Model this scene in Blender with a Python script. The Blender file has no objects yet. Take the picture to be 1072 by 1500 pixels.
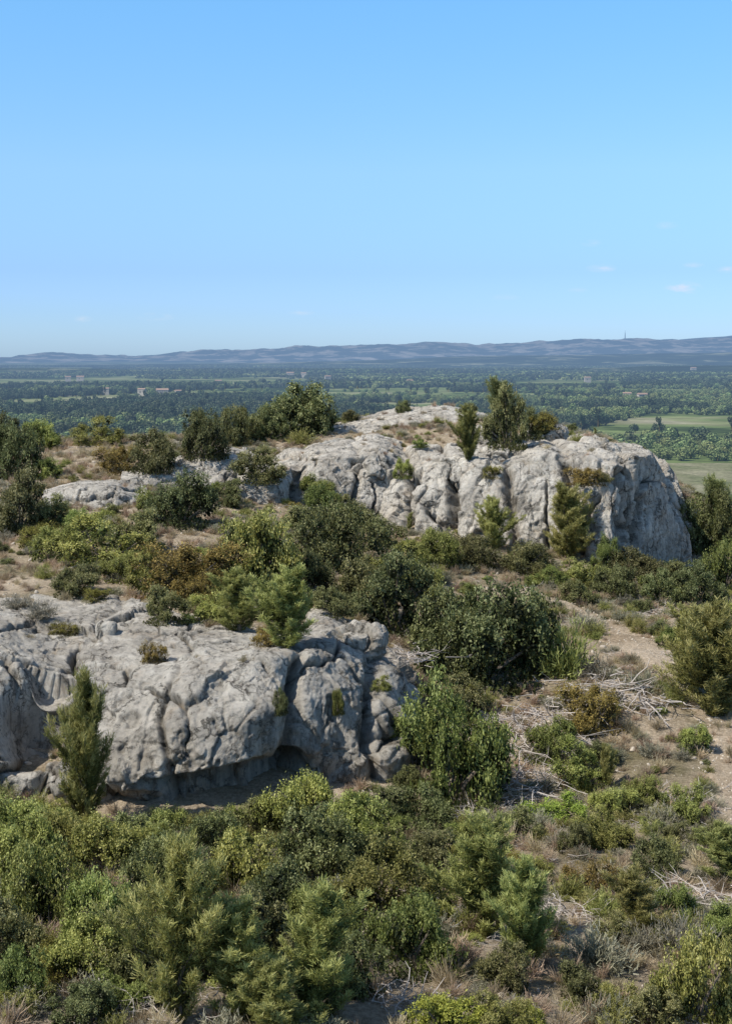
import bpy, math, numpy as np
from mathutils import Vector
from mathutils.bvhtree import BVHTree
F=2060.0; CX=536.0; HY=522.0   # survey units: bearing / dip tangents in 1/2060
PLAIN=-62.0
sc=bpy.context.scene
R=np.random.default_rng(7)
def P(a,e,d): return ((a-CX)/F*d, d, -(e-HY)/F*d)

# ------------------------------------------------------------ noise
M32=0xffffffff
def _h(ix,iy,iz,s):
    n=((ix*73856093)^(iy*19349663)^(iz*83492791)^(s*668265263))&M32
    n=((n^(n>>13))*1274126177)&M32
    n=((n^(n>>15))*2246822519)&M32
    n=n^(n>>16)
    return n/4294967296.0
def vnoise(p,s=0):
    i=np.floor(p).astype(np.int64); f=p-i; u=f*f*f*(f*(f*6-15)+10)
    r=0
    for dx in (0,1):
        wx=u[:,0] if dx else 1-u[:,0]
        for dy in (0,1):
            wy=u[:,1] if dy else 1-u[:,1]
            for dz in (0,1):
                wz=u[:,2] if dz else 1-u[:,2]
                r=r+wx*wy*wz*_h(i[:,0]+dx,i[:,1]+dy,i[:,2]+dz,s)
    return r*2-1
ROT=np.array([[0.36,0.48,-0.8],[-0.8,0.6,0.0],[0.48,0.64,0.6]])
def fbm(p,scale,octv=4,rough=0.5,s=0,ridge=False):
    q=p@ROT/scale; a=1;t=0;r=0
    for o in range(octv):
        n=vnoise(q,s+o*17)
        if ridge: n=1-2*np.abs(n)
        r=r+a*n; t+=a; a*=rough; q=q@ROT*2.03+3.1
    return r/t
def worley(p,s=0):
    """F1, F2, cell id, and a random tilted facet value per cell"""
    i=np.floor(p).astype(np.int64)
    f1=np.full(len(p),9.0); f2=np.full(len(p),9.0); idv=np.zeros(len(p)); fac=np.zeros(len(p))
    for dx in (-1,0,1):
        for dy in (-1,0,1):
            for dz in (-1,0,1):
                c=i+np.array([dx,dy,dz])
                ex=c[:,0]+_h(c[:,0],c[:,1],c[:,2],s+1)-p[:,0]; ey=c[:,1]+_h(c[:,0],c[:,1],c[:,2],s+2)-p[:,1]; ez=c[:,2]+_h(c[:,0],c[:,1],c[:,2],s+3)-p[:,2]
                d=np.sqrt(ex**2+ey**2+ez**2)
                idd=_h(c[:,0],c[:,1],c[:,2],s+4)
                t=ex*(_h(c[:,0],c[:,1],c[:,2],s+5)-.5)+ey*(_h(c[:,0],c[:,1],c[:,2],s+6)-.5)+ez*(_h(c[:,0],c[:,1],c[:,2],s+7)-.5)
                m=d<f1
                f2=np.where(m,f1,np.minimum(f2,d)); idv=np.where(m,idd,idv); fac=np.where(m,t,fac); f1=np.where(m,d,f1)
    return f1,f2,idv,fac*2
def sstep(a,b,x):
    t=np.clip((x-a)/(b-a),0,1); return t*t*(3-2*t)

# ------------------------------------------------------------ mesh util
def mesh_from(name,V,Fc,mat=None,smooth=True,attrs=None):
    V=np.asarray(V,dtype=np.float32); Fc=np.asarray(Fc,dtype=np.int32)
    me=bpy.data.meshes.new(name); k=Fc.shape[1]
    me.vertices.add(len(V)); me.vertices.foreach_set("co",V.ravel())
    me.loops.add(Fc.size); me.loops.foreach_set("vertex_index",Fc.ravel())
    me.polygons.add(len(Fc)); me.polygons.foreach_set("loop_start",np.arange(0,Fc.size,k,dtype=np.int32))
    me.polygons.foreach_set("loop_total",np.full(len(Fc),k,dtype=np.int32))
    me.update(calc_edges=True)
    me.polygons.foreach_set("use_smooth",np.full(len(Fc),smooth))
    if attrs:
        for an,av in attrs.items():
            a=me.attributes.new(an,'FLOAT','POINT'); a.data.foreach_set("value",np.asarray(av,dtype=np.float32))
    if mat:
        for m in (mat if isinstance(mat,list) else [mat]): me.materials.append(m)
    me.validate(); me.update()
    return me
def obj(name,me,col=None,loc=(0,0,0)):
    o=bpy.data.objects.new(name,me); o.location=loc
    (col or sc.collection).objects.link(o); return o
def grid_faces(nr,nc):
    a=np.arange(nr*nc).reshape(nr,nc)
    return np.stack([a[:-1,:-1],a[:-1,1:],a[1:,1:],a[1:,:-1]],-1).reshape(-1,4)

# ------------------------------------------------------------ materials
class NT:
    def __init__(s,name):
        s.m=bpy.data.materials.new(name); s.m.use_nodes=True; s.t=s.m.node_tree; s.t.nodes.clear()
        s.out=s.t.nodes.new('ShaderNodeOutputMaterial')
    def n(s,t,**k):
        x=s.t.nodes.new(t)
        for a,b in k.items(): setattr(x,a,b)
        return x
    def l(s,a,b): s.t.links.new(a,b)
    def set(s,sock,v):
        if hasattr(v,'links'): s.l(v,sock)
        else: sock.default_value=v
    def math(s,op,a,b=0.0,c=None,clamp=False):
        x=s.n('ShaderNodeMath',operation=op,use_clamp=clamp); s.set(x.inputs[0],a); s.set(x.inputs[1],b)
        if c is not None: s.set(x.inputs[2],c)
        return x.outputs[0]
    def noise(s,vec,scale,detail=4,rough=0.5,dist=0.0):
        x=s.n('ShaderNodeTexNoise'); s.l(vec,x.inputs['Vector']); x.inputs['Scale'].default_value=scale
        x.inputs['Detail'].default_value=detail; x.inputs['Roughness'].default_value=rough; x.inputs['Distortion'].default_value=dist
        return x.outputs['Fac']
    def mapv(s,vec,sc_):
        x=s.n('ShaderNodeMapping'); s.l(vec,x.inputs[0]); x.inputs['Scale'].default_value=sc_; return x.outputs[0]
    def ramp(s,fac,stops):
        x=s.n('ShaderNodeValToRGB'); s.l(fac,x.inputs[0]); e=x.color_ramp.elements
        while len(e)<len(stops): e.new(0.5)
        for i,(p,c) in enumerate(stops):
            e[i].position=p
            if not hasattr(c,'__len__'): c=(c,c,c)
            e[i].color=(*c,1)
        return x.outputs[0]
    def mix(s,f,a,b,mode='MIX'):
        x=s.n('ShaderNodeMix',data_type='RGBA',blend_type=mode); s.set(x.inputs[0],f)
        for i,v in ((6,a),(7,b)):
            if isinstance(v,tuple): v=(*v,1) if len(v)==3 else v
            s.set(x.inputs[i],v)
        return x.outputs[2]
    def bump(s,h,dist,strength=1.0,nrm=None):
        x=s.n('ShaderNodeBump'); s.l(h,x.inputs['Height']); x.inputs['Distance'].default_value=dist; x.inputs['Strength'].default_value=strength
        if nrm: s.l(nrm,x.inputs['Normal'])
        return x.outputs[0]
    def pbr(s,col,rough=0.9,nrm=None,spec=0.2):
        b=s.n('ShaderNodeBsdfPrincipled'); s.set(b.inputs['Base Color'],(*col,1) if isinstance(col,tuple) else col)
        b.inputs['Roughness'].default_value=rough; b.inputs['Specular IOR Level'].default_value=spec
        if nrm: s.l(nrm,b.inputs['Normal'])
        return b.outputs[0]
    def done(s,sh,air=False):
        if air:   # aerial perspective painted into far materials: blue emission mixed in, growing with distance
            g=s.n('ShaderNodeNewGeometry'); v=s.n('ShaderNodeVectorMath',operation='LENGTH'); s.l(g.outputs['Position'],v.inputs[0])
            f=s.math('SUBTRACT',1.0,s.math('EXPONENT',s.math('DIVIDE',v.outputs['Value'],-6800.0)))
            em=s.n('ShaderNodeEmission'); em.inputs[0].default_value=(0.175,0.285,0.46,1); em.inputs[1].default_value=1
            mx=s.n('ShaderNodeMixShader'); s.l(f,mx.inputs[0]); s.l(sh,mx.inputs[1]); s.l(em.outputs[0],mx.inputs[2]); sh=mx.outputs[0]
        s.l(sh,s.out.inputs[0]); return s.m

def pos(t): return t.n('ShaderNodeNewGeometry').outputs['Position']
def rock_mat():
    t=NT('limestone'); p=pos(t); g=t.n('ShaderNodeNewGeometry'); sx=t.n('ShaderNodeSeparateXYZ'); t.l(g.outputs['True Normal'],sx.inputs[0]); nz=sx.outputs[2]
    base=t.ramp(t.noise(p,0.6,9,0.68,0.4),[(0.36,(0.46,0.42,0.36)),(0.49,(0.62,0.57,0.49)),(0.62,(0.75,0.70,0.61))])
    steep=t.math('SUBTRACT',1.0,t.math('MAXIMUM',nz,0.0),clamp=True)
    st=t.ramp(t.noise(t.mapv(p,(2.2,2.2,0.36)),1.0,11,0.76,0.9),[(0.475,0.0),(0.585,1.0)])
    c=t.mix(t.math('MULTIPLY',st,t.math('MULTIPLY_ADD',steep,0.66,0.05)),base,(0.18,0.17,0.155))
    oc=t.ramp(t.noise(p,0.9,6,0.65,0.8),[(0.55,0.0),(0.70,1.0)])
    c=t.mix(t.math('MULTIPLY',oc,0.4),c,(0.54,0.39,0.24))
    sp=t.ramp(t.noise(p,4.5,11,0.82),[(0.37,(0.34,0.33,0.32)),(0.45,(0.92,0.92,0.92)),(0.60,(1.1,1.1,1.1))])
    c=t.mix(0.85,c,sp,'MULTIPLY')
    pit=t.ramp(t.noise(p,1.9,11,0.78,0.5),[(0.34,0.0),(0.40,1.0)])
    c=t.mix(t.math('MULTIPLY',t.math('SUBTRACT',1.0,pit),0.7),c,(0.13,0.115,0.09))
    nn=t.n('ShaderNodeTexNoise'); t.l(p,nn.inputs['Vector']); nn.inputs['Scale'].default_value=1.6; nn.inputs['Detail'].default_value=8; nn.inputs['Roughness'].default_value=.65
    vm=t.n('ShaderNodeVectorMath',operation='MULTIPLY_ADD'); t.l(nn.outputs['Color'],vm.inputs[0]); vm.inputs[1].default_value=(1.4,1.4,1.4); t.l(p,vm.inputs[2])
    b=None; cmx=None
    for k,(scl,wd,g0) in enumerate(((0.8,0.03,0.42),(1.8,0.025,0.50))):
        vo=t.n('ShaderNodeTexVoronoi',feature='DISTANCE_TO_EDGE'); t.l(t.mapv(vm.outputs[0],(1,1,0.4)),vo.inputs['Vector']); vo.inputs['Scale'].default_value=scl
        cr=t.ramp(vo.outputs['Distance'],[(0.0,0.0),(wd,1.0)])
        gate=t.ramp(t.noise(p,0.8+k*.5,3),[(g0,0.0),(g0+.12,1.0)])
        cm=t.math('MULTIPLY',t.math('SUBTRACT',1.0,cr),gate); cmx=cm if cmx is None else t.math('MAXIMUM',cmx,cm)
    c=t.mix(t.math('MULTIPLY',cmx,0.85),c,(0.06,0.055,0.045))
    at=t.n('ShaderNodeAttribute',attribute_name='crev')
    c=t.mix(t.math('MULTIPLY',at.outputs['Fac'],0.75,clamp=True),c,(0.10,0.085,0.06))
    b=t.bump(t.math('SUBTRACT',1.0,cmx),0.10,0.8); b=t.bump(t.noise(p,1.9,14,0.78,0.5),0.26,0.9,b); b=t.bump(t.noise(p,5,13,0.82),0.10,0.9,b)
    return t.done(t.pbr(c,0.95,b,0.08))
def soil_mat(name,c1,c2,c3,k=1.0):
    t=NT(name); p=pos(t)
    c=t.ramp(t.noise(p,0.35,7,0.65),[(0.35,c3),(0.5,c1),(0.66,c2)])
    sp=t.ramp(t.noise(p,9,6,0.75),[(0.38,(0.45,0.43,0.4)),(0.6,(1,1,1))])
    c=t.mix(0.8*k,c,sp,'MULTIPLY')
    b=t.bump(t.noise(p,5,9,0.75),0.12,0.9)
    return t.done(t.pbr(c,0.97,b,0.05))
def leaf_mat(name,dark,mid,light,trans=0.3,air=False,rough=0.55,vr=0.6):
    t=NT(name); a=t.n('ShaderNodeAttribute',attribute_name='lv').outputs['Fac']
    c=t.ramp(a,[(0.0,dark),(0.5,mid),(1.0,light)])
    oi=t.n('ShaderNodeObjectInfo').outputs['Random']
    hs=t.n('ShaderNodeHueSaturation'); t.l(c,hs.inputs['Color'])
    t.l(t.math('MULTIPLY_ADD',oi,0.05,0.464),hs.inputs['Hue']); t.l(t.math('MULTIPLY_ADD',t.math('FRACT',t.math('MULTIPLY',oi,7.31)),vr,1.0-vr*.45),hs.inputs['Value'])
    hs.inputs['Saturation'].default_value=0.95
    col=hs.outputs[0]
    sh=t.pbr(col,rough,None,0.3)
    if trans:
        tr=t.n('ShaderNodeBsdfTranslucent'); t.l(col,tr.inputs[0]); mx=t.n('ShaderNodeMixShader'); mx.inputs[0].default_value=trans
        t.l(sh,mx.inputs[1]); t.l(tr.outputs[0],mx.inputs[2]); sh=mx.outputs[0]
    return t.done(sh,air)
def plain_mat(name,stops,scale,air=True,bs=None):
    t=NT(name); p=pos(t)
    c=t.ramp(t.noise(p,scale,9,0.62,0.3),stops)
    if bs:
        c=t.mix(0.6,c,t.ramp(t.noise(p,bs,6,0.7),[(0.4,(0.45,0.45,0.45)),(0.62,(1.2,1.2,1.2))]),'MULTIPLY')
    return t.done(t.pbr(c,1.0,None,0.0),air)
def flat_mat(name,col,air=False,rough=0.9,var=0.3,scale=6):
    t=NT(name); c=t.mix(t.noise(pos(t),scale,5,0.6),tuple(v*(1-var) for v in col),tuple(v*(1+var) for v in col))
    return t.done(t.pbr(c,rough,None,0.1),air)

M_rock=rock_mat()
M_soil=soil_mat('dry_soil',(0.44,0.36,0.26),(0.60,0.50,0.38),(0.23,0.20,0.12))
M_path=soil_mat('gravel',(0.52,0.425,0.315),(0.62,0.52,0.40),(0.38,0.30,0.21),0.9)
M_bark=flat_mat('bark',(0.17,0.14,0.11))
M_dead=flat_mat('dead_wood',(0.48,0.43,0.385),var=0.4)
M_stone=flat_mat('stones',(0.50,0.44,0.36),var=0.35,scale=3)
M_oak=leaf_mat('leaf_oak',(0.032,0.038,0.012),(0.15,0.17,0.048),(0.40,0.41,0.17))
M_lite=leaf_mat('leaf_light',(0.045,0.058,0.012),(0.24,0.28,0.052),(0.50,0.53,0.16))
M_lime=leaf_mat('leaf_lime',(0.08,0.11,0.015),(0.28,0.35,0.04),(0.46,0.53,0.09),vr=.3)
M_pine=leaf_mat('needles',(0.040,0.045,0.012),(0.22,0.24,0.055),(0.50,0.50,0.16),0.3,vr=.4)
M_grey=leaf_mat('leaf_grey',(0.10,0.095,0.055),(0.27,0.26,0.17),(0.46,0.44,0.32),0.2,rough=0.8)
M_ochre=leaf_mat('leaf_ochre',(0.05,0.045,0.010),(0.25,0.215,0.035),(0.48,0.42,0.09),vr=.3)
M_straw=leaf_mat('straw',(0.22,0.17,0.09),(0.45,0.36,0.22),(0.64,0.54,0.37),0.3,rough=0.9)
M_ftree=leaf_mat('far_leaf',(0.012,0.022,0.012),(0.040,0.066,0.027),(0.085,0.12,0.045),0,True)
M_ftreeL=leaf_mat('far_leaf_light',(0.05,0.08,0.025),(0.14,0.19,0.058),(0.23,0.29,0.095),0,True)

# ------------------------------------------------------------ hill terrain
CP=[(-150,1500,19),(0,1500,19.5),(536,1500,20.5),(1072,1500,22),(1250,1480,23),
(0,1350,25.5),(536,1350,26),(1072,1350,28),
(-250,1215,36),(0,1210,36.5),(150,1210,36.5),(300,1205,37),(450,1185,38),(560,1165,39),(620,1120,42),(700,1150,40),(850,1150,40),(1072,1180,38),(1250,1180,38),
(620,1000,47),(700,1000,48),(900,1000,47),(1072,1030,46),(1250,1030,46),
(640,920,56),(780,900,58),(900,910,57),(1072,925,54),(1250,930,54),
(-250,875,51),(0,872,50.5),(170,880,49.5),(270,905,47.5),(380,935,46.5),(480,905,49),(550,945,48),
(-200,830,58),(0,835,56),(130,840,54),(250,800,61),(330,850,55),(400,785,65),(450,860,56),(540,860,58),
(560,785,73),(610,788,72),(670,798,71),(740,803,70),(830,823,69),(905,838,68),(985,838,74),(1010,850,80),(1072,810,80),(1200,820,78),(1072,770,96),(1200,780,95),
(450,750,72),(370,745,72),(330,735,73),(100,745,68),(-100,730,70),(0,700,76),(200,715,74),(260,705,76),(100,665,84),(-100,660,88),(0,642,92),(150,648,90),(300,650,86),(400,650,86),(450,662,84),
(560,662,84),(680,654,84),(740,650,84),(830,646,84),(880,652,83),(930,662,84.5),(960,690,87),
(500,625,92),(600,606,97),(690,608,97),(780,628,92),(860,640,92),(400,635,92),
(0,680,110),(200,680,110),(400,660,112),(600,640,114),(800,670,112),(960,735,108),(1072,790,112),(1250,800,112)]
cp=np.array([P(*c) for c in CP]+[(-6,4,-11),(8,4,-11),(0,-15,-12),(-60,60,-10),(60,60,-14),(-45,20,-11),(45,20,-13),(-70,100,-11),(70,100,-18)])
def rbf_fit(c):
    n=len(c); D=np.hypot(c[:,None,0]-c[None,:,0],c[:,None,1]-c[None,:,1]); Pm=np.c_[np.ones(n),c[:,0],c[:,1]]
    A=np.zeros((n+3,n+3)); A[:n,:n]=-D; A[:n,n:]=Pm; A[n:,:n]=Pm.T
    A[:n,:n]-=np.eye(n)*0.15
    return np.linalg.solve(A,np.r_[c[:,2],0,0,0])
W=rbf_fit(cp)
def H(x,y):
    x=np.asarray(x,float); y=np.asarray(y,float); z=W[-3]+W[-2]*x+W[-1]*y
    for i in range(len(cp)): z=z-W[i]*np.hypot(x-cp[i,0],y-cp[i,1])
    q=np.stack([x,y,x*0],-1).reshape(-1,3)
    z=z+(fbm(q,3.2,3,0.5,5)*0.22+fbm(q,0.8,2,0.5,9)*0.05).reshape(z.shape)
    e=np.maximum.reduce([sstep(112,200,y),sstep(50,130,np.abs(x)),sstep(10,-60,y)])
    return z*(1-e)+(PLAIN-2)*e
def hill():
    ys=np.r_[np.arange(-60,6,3),np.arange(6,112,0.22),np.arange(112,204,2.5)]
    xs=np.r_[np.arange(-132,-34,3.0),np.arange(-34,36,0.22),np.arange(36,132,3.0)]
    X,Y=np.meshgrid(xs,ys); Z=H(X,Y)
    V=np.stack([X,Y,Z],-1).reshape(-1,3); Fc=grid_faces(len(ys),len(xs))
    return V,Fc
hV,hF=hill()
obj('hill_ground',mesh_from('hill_ground',hV,hF,M_soil))

# ------------------------------------------------------------ limestone outcrops
rockgeo=[]
def smooth(A,axis,k):
    if k<2: return A
    pad=[(0,0)]*A.ndim; pad[axis]=(k,k); B=np.pad(A,pad,mode='edge'); c=np.cumsum(B,axis=axis)
    n=A.shape[axis]; w=k|1; h=w//2
    out=(np.take(c,np.arange(n)+k+h,axis=axis)-np.take(c,np.arange(n)+k-h-1,axis=axis))/w
    return out
def outcrop(name,st,step,bulge=0.6,amp=1.0,cell=(2.4,2.4,3.4),seed=1,clefts=(),under=0.0,back_drop=1.2,groove=0.15,notch=None):
    """st: list of (lip,base,back) each (bearing,dip,dist)"""
    rows=[]
    for lip,base,back in st:
        lip=np.array(P(*lip)); base=np.array(P(*base)); back=np.array(P(*back))
        f=base-lip; f[2]=0; fn=f/(np.linalg.norm(f)+1e-6); 
        if np.linalg.norm(f)<0.1: fn=np.array([0,-1,0.])
        m1=base*0.70+lip*0.30+fn*bulge*0.5; m2=base*0.3+lip*0.7+fn*bulge
        if under: base=base-fn*under
        bot=base+np.array([0,0,-1.6])
        midt=lip*0.5+back*0.5+np.array([0,0,0.12])
        rows.append([bot,base,m1,m2,lip,midt,back,back+np.array([0,1.2,-back_drop*1.6])])
    C=np.array(rows)
    seg=np.linalg.norm(np.diff(C[:,4],axis=0),axis=1)+0.3*np.linalg.norm(np.diff(C[:,1],axis=0),axis=1); s=np.r_[0,np.cumsum(seg)]; ns=int(s[-1]/1.2/step)+2
    ss=np.linspace(0,s[-1],ns); C2=np.zeros((ns,8,3))
    for j in range(8):
        for k in range(3): C2[:,j,k]=np.interp(ss,s,C[:,j,k])
    C2=smooth(C2,0,int(0.8/step))
    ml=np.mean(np.linalg.norm(np.diff(C2,axis=1),axis=2),axis=0); t=np.r_[0,np.cumsum(ml)]; nt=int(t[-1]/step)+2
    tt=np.linspace(0,t[-1],nt); G=np.zeros((nt,ns,3))
    for i in range(ns):
        for k in range(3): G[:,i,k]=np.interp(tt,t,C2[i,:,k])
    G=smooth(smooth(G,0,int(0.3/step)),0,int(0.16/step))
    du=np.gradient(G,axis=1); dv=np.gradient(G,axis=0); N=np.cross(du,dv); N/=(np.linalg.norm(N,axis=2,keepdims=True)+1e-9)
    N=N.reshape(-1,3); p=G.reshape(-1,3).copy()
    steep=1-np.clip(N[:,2],0,1)
    warp=np.stack([fbm(p,1.8,4,.55,seed+30+i) for i in range(3)],-1)*0.8
    f1,f2,idv,fac=worley((p+warp)/np.array(cell),seed)
    e=f2-f1; gt=sstep(-0.2,0.2,fbm(p,3.0,2,.5,seed+77)); crack=np.exp(-(e/0.035)**2)*gt
    d=amp*(fbm(p,3.4,3,.5,seed+3)*0.45+(idv-0.5)*0.46*steep+fac*0.9*(0.20+0.80*steep)) - amp*0.55*crack - amp*groove*np.exp(-(e/0.2)**2)*steep
    g1,g2,gid,gf=worley((p+warp*0.3)/(np.array(cell)*np.array([.36,.36,.55])),seed+50)
    gg=sstep(-.1,.5,fbm(p,1.5,2,.5,seed+5)); c2=np.exp(-((g2-g1)/0.04)**2)*gg
    d+=amp*((gid-0.5)*0.13*(.05+steep)+gf*0.36*(.15+.85*steep)-c2*0.09)
    h1,h2,hid,hf=worley((p+warp*0.2)/(np.array(cell)*0.13),seed+60)
    d+=amp*(hf*0.09+(hid-.5)*0.03)*(.4+.6*steep)
    d+=amp*0.09*fbm(p,1.0,5,.62,seed+11,True)+amp*0.045*fbm(p,0.22,3,.7,seed+13)
    pt=fbm(p,0.75,3,.6,seed+15); pit=sstep(0.32,0.5,pt); d-=amp*0.13*pit
    zz=p[:,2]+0.35*fbm(p,4,2,.5,seed+21)
    led=np.abs(((zz/0.95)%1.0)-0.5)*2
    d-=amp*0.12*sstep(0.87,1.0,led)*steep*gt
    cl=np.zeros(len(p))
    for (a,dd,w,dep) in clefts:
        x0=(a-CX)/F*dd
        xx=p[:,0]-x0+0.45*fbm(p,1.6,3,.5,seed+41)
        k=np.exp(-(xx/w)**2)*sstep(0.1,0.6,steep+0.25); d-=dep*k; cl=np.maximum(cl,k*0.6)
    if notch is not None:
        for (a,ee,dd,rx,rz,dep) in notch:
            q=np.array(P(a,ee,dd)); k=np.exp(-(((p[:,0]-q[0])/rx)**2+((p[:,2]-q[2])/rz)**2)**1.5)*(p[:,1]<dd+3); d-=dep*k
    V=p+N*d[:,None]
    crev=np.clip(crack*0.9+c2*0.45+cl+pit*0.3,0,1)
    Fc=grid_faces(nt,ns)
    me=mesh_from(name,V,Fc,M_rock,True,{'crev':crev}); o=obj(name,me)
    rockgeo.append((V,Fc)); return o

outcrop('limestone_cliff',[
 ((-260,960,41),(-260,1215,37.5),(-260,868,52)),
 ((0,958,40.5),(0,1215,37),(0,866,51)),
 ((90,1000,40),(90,1215,37.2),(90,866,50.5)),
 ((170,1000,39.3),(170,1212,36.8),(180,874,49.5)),
 ((290,985,39),(280,1200,36.8),(275,898,47.5)),
 ((370,970,39.5),(370,1180,37.3),(360,925,46)),
 ((430,958,40.5),(425,1155,38.6),(410,925,46.5)),
 ((500,950,42),(490,1165,38.8),(470,892,49)),
 ((565,975,43),(565,1165,39.4),(530,920,48.5)),
 ((592,1005,44.5),(602,1120,42),(575,960,48)),
 ((604,1030,47),(618,1080,46),(598,1000,49))],0.045,bulge=0.6,amp=0.8,cell=(3.0,3.0,3.6),seed=3,groove=0.03,
 clefts=((430,40,0.22,0.7),(545,42,0.15,0.4),(75,38,0.22,0.6),(250,38,.10,.3)),under=1.1,notch=[(35,1065,38,0.9,0.9,2.2),(330,1170,37,1.8,0.5,0.9)])
outcrop('limestone_cliff',[
 ((550,705,76.5),(552,778,74.5),(560,658,85)),
 ((600,690,75.5),(605,785,73),(610,652,85)),
 ((650,668,75),(655,795,72.5),(655,650,85)),
 ((700,672,74),(695,800,71.5),(690,650,85)),
 ((750,688,73),(740,802,70.8),(740,646,85)),
 ((800,668,73),(785,812,70.3),(790,640,84)),
 ((850,672,72.5),(840,822,70),(835,640,84)),
 ((900,682,71.5),(900,835,69),(880,645,83)),
 ((930,668,74),(930,835,71.5),(905,650,83)),
 ((962,664,78),(975,832,75.5),(930,655,85)),
 ((990,735,81),(1000,830,79),(955,672,87)),
 ((998,800,87),(1010,840,87),(985,780,91))],0.065,bulge=0.5,amp=1.0,cell=(3.4,3.4,6.5),seed=11,groove=0.15,
 clefts=((597,74,0.28,1.6),(662,73,0.25,1.5),(745,72,0.22,0.8),(838,71,0.26,1.1),(925,71,0.3,1.4)))
outcrop('limestone_ledge',[
 ((345,703,74),(345,745,73),(350,682,79)),
 ((400,698,74.5),(400,752,73),(400,672,80)),
 ((440,674,76),(440,755,74),(440,654,84)),
 ((500,666,76.5),(500,765,74.5),(500,644,86)),
 ((560,664,77),(560,780,75),(550,640,86)),
 ((600,690,78),(605,775,77),(590,652,86))],0.065,bulge=0.4,amp=0.85,cell=(3.4,3.4,2.2),seed=23,groove=.05,clefts=((440,76,0.3,0.8),(520,75,.2,.6)))
outcrop('limestone_ledge',[
 ((470,634,89),(470,662,87),(480,624,93)),
 ((530,620,90),(530,652,88),(530,610,96)),
 ((580,612,91),(580,652,88),(580,600,98)),
 ((640,605,92),(640,650,88),(640,594,98)),
 ((690,612,91),(690,655,87),(690,599,98)),
 ((740,634,89),(740,655,87),(740,618,95))],0.08,bulge=0.25,amp=0.75,cell=(3,3,0.9),seed=31)
outcrop('limestone_ledge',[
 ((175,704,74),(170,728,73),(180,690,78)),
 ((230,692,75.5),(230,722,74),(235,676,80)),
 ((280,673,77),(280,712,75),(285,660,82)),
 ((330,668,78),(335,705,76),(335,654,83)),
 ((385,683,79),(390,705,78),(385,666,83))],0.07,bulge=0.2,amp=0.6,cell=(2.6,2.6,0.9),seed=37)
outcrop('limestone_ledge',[
 ((60,730,69),(60,752,68),(65,716,72)),
 ((120,718,69.5),(120,752,68),(125,706,73)),
 ((170,714,70),(172,750,68.5),(170,704,74)),
 ((220,730,71),(222,748,70),(215,716,74))],0.07,bulge=0.15,amp=0.5,cell=(2.4,2.4,0.9),seed=41)
def ico(sub):
    import bmesh
    bm=bmesh.new(); bmesh.ops.create_icosphere(bm,subdivisions=sub,radius=1); V=np.array([v.co[:] for v in bm.verts]); Fc=np.array([[v.index for v in f.verts] for f in bm.faces]); bm.free(); return V,Fc
IV,IF=ico(6)
def boulder(a,e,d,w,h,dep,seed):
    V=IV.copy(); V=np.sign(V)*np.abs(V)**0.72; V=V/np.abs(V).max()
    c=np.array(P(a,e,d)); V=V*np.array([w,dep,h])*0.5
    p=V+c; N=IV
    wp=np.stack([fbm(p,.9,3,.5,seed+30+i) for i in range(3)],-1)*.35
    f1,f2,idv,fc=worley((p+wp)/np.array([1.3,1.3,1.6]),seed); g=np.exp(-((f2-f1)/0.07)**2)
    h1,h2,hid,hf=worley((p+wp)/0.4,seed+9)
    dd=0.24*fbm(p,1.4,3,.5,seed)+(idv-.5)*0.15+fc*0.55-0.14*g+0.12*fbm(p,0.5,5,.65,seed+2,True)+hf*0.08
    V=p+N*(dd*min(1,w/2))[:,None]
    me=mesh_from('boulder',V,IF,M_rock,True,{'crev':g*0.5}); obj('boulder',me); rockgeo.append((V,IF))
for b in [(800,645,82,2.3,1.9,2.2,1),(848,655,80,1.6,1.4,2,2),(790,690,75,2.6,1.5,2.4,3),(730,672,77,2.3,1.2,2,4),(655,690,75.5,1.8,1.8,2,5),(690,700,74.5,1.6,1.8,2,6),(880,665,78,2.0,1.4,2.4,7),
          (155,925,44.5,0.75,0.75,0.7,8),(525,940,44,1.7,1.0,1.6,9),(540,700,77,2.6,1.6,2.4,10),(630,735,74.5,1.5,1.8,1.6,12),(715,640,84,2.2,1.1,1.8,13)]:
    boulder(*b)

# ------------------------------------------------------------ placement BVH
off=len(hV); nhill=len(hF)
allV=[hV]; allF=[tuple(f) for f in hF.tolist()]
for V,Fc in rockgeo:
    allV.append(V); allF+= [tuple(f) for f in (Fc+off).tolist()]; off+=len(V)
bvh=BVHTree.FromPolygons(np.concatenate(allV).tolist(),allF)
def cast(a,e):
    d=Vector(((a-CX)/F,1,-(e-HY)/F)).normalized(); r=bvh.ray_cast(Vector((0,0,0)),d); return r
def down(x,y):
    return bvh.ray_cast(Vector((x,y,30)),Vector((0,0,-1)))

# ------------------------------------------------------------ path
pc=[(1090,1260),(1066,1200),(1056,1130),(1062,1070),(1036,1025),(985,985),(940,950),(895,922),(845,895),(790,872),(755,855)]
hw=[.6,.5,.45,.45,.75,.95,1.0,.8,.5,.3,.2]
cl=[];
for a,e in pc:
    r=cast(a,e); cl.append((r[0].x,r[0].y))
cl=np.array(cl); s=np.r_[0,np.cumsum(np.hypot(*np.diff(cl,axis=0).T))]; ss=np.arange(0,s[-1],0.12)
px_=smooth(np.interp(ss,s,cl[:,0])[:,None],0,17)[:,0]; py_=smooth(np.interp(ss,s,cl[:,1])[:,None],0,17)[:,0]; hwid=np.interp(ss,s,hw)
tx=np.gradient(px_);ty=np.gradient(py_); L=np.hypot(tx,ty); nx=-ty/L; ny=tx/L
nl=25; tt=np.linspace(-1,1,nl)
q=np.stack([px_,py_,px_*0],-1); wl=hwid*(1+1.1*fbm(q,0.9,4,.7,61)); wr=hwid*(1+1.1*fbm(q,0.9,4,.7,67))
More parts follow.
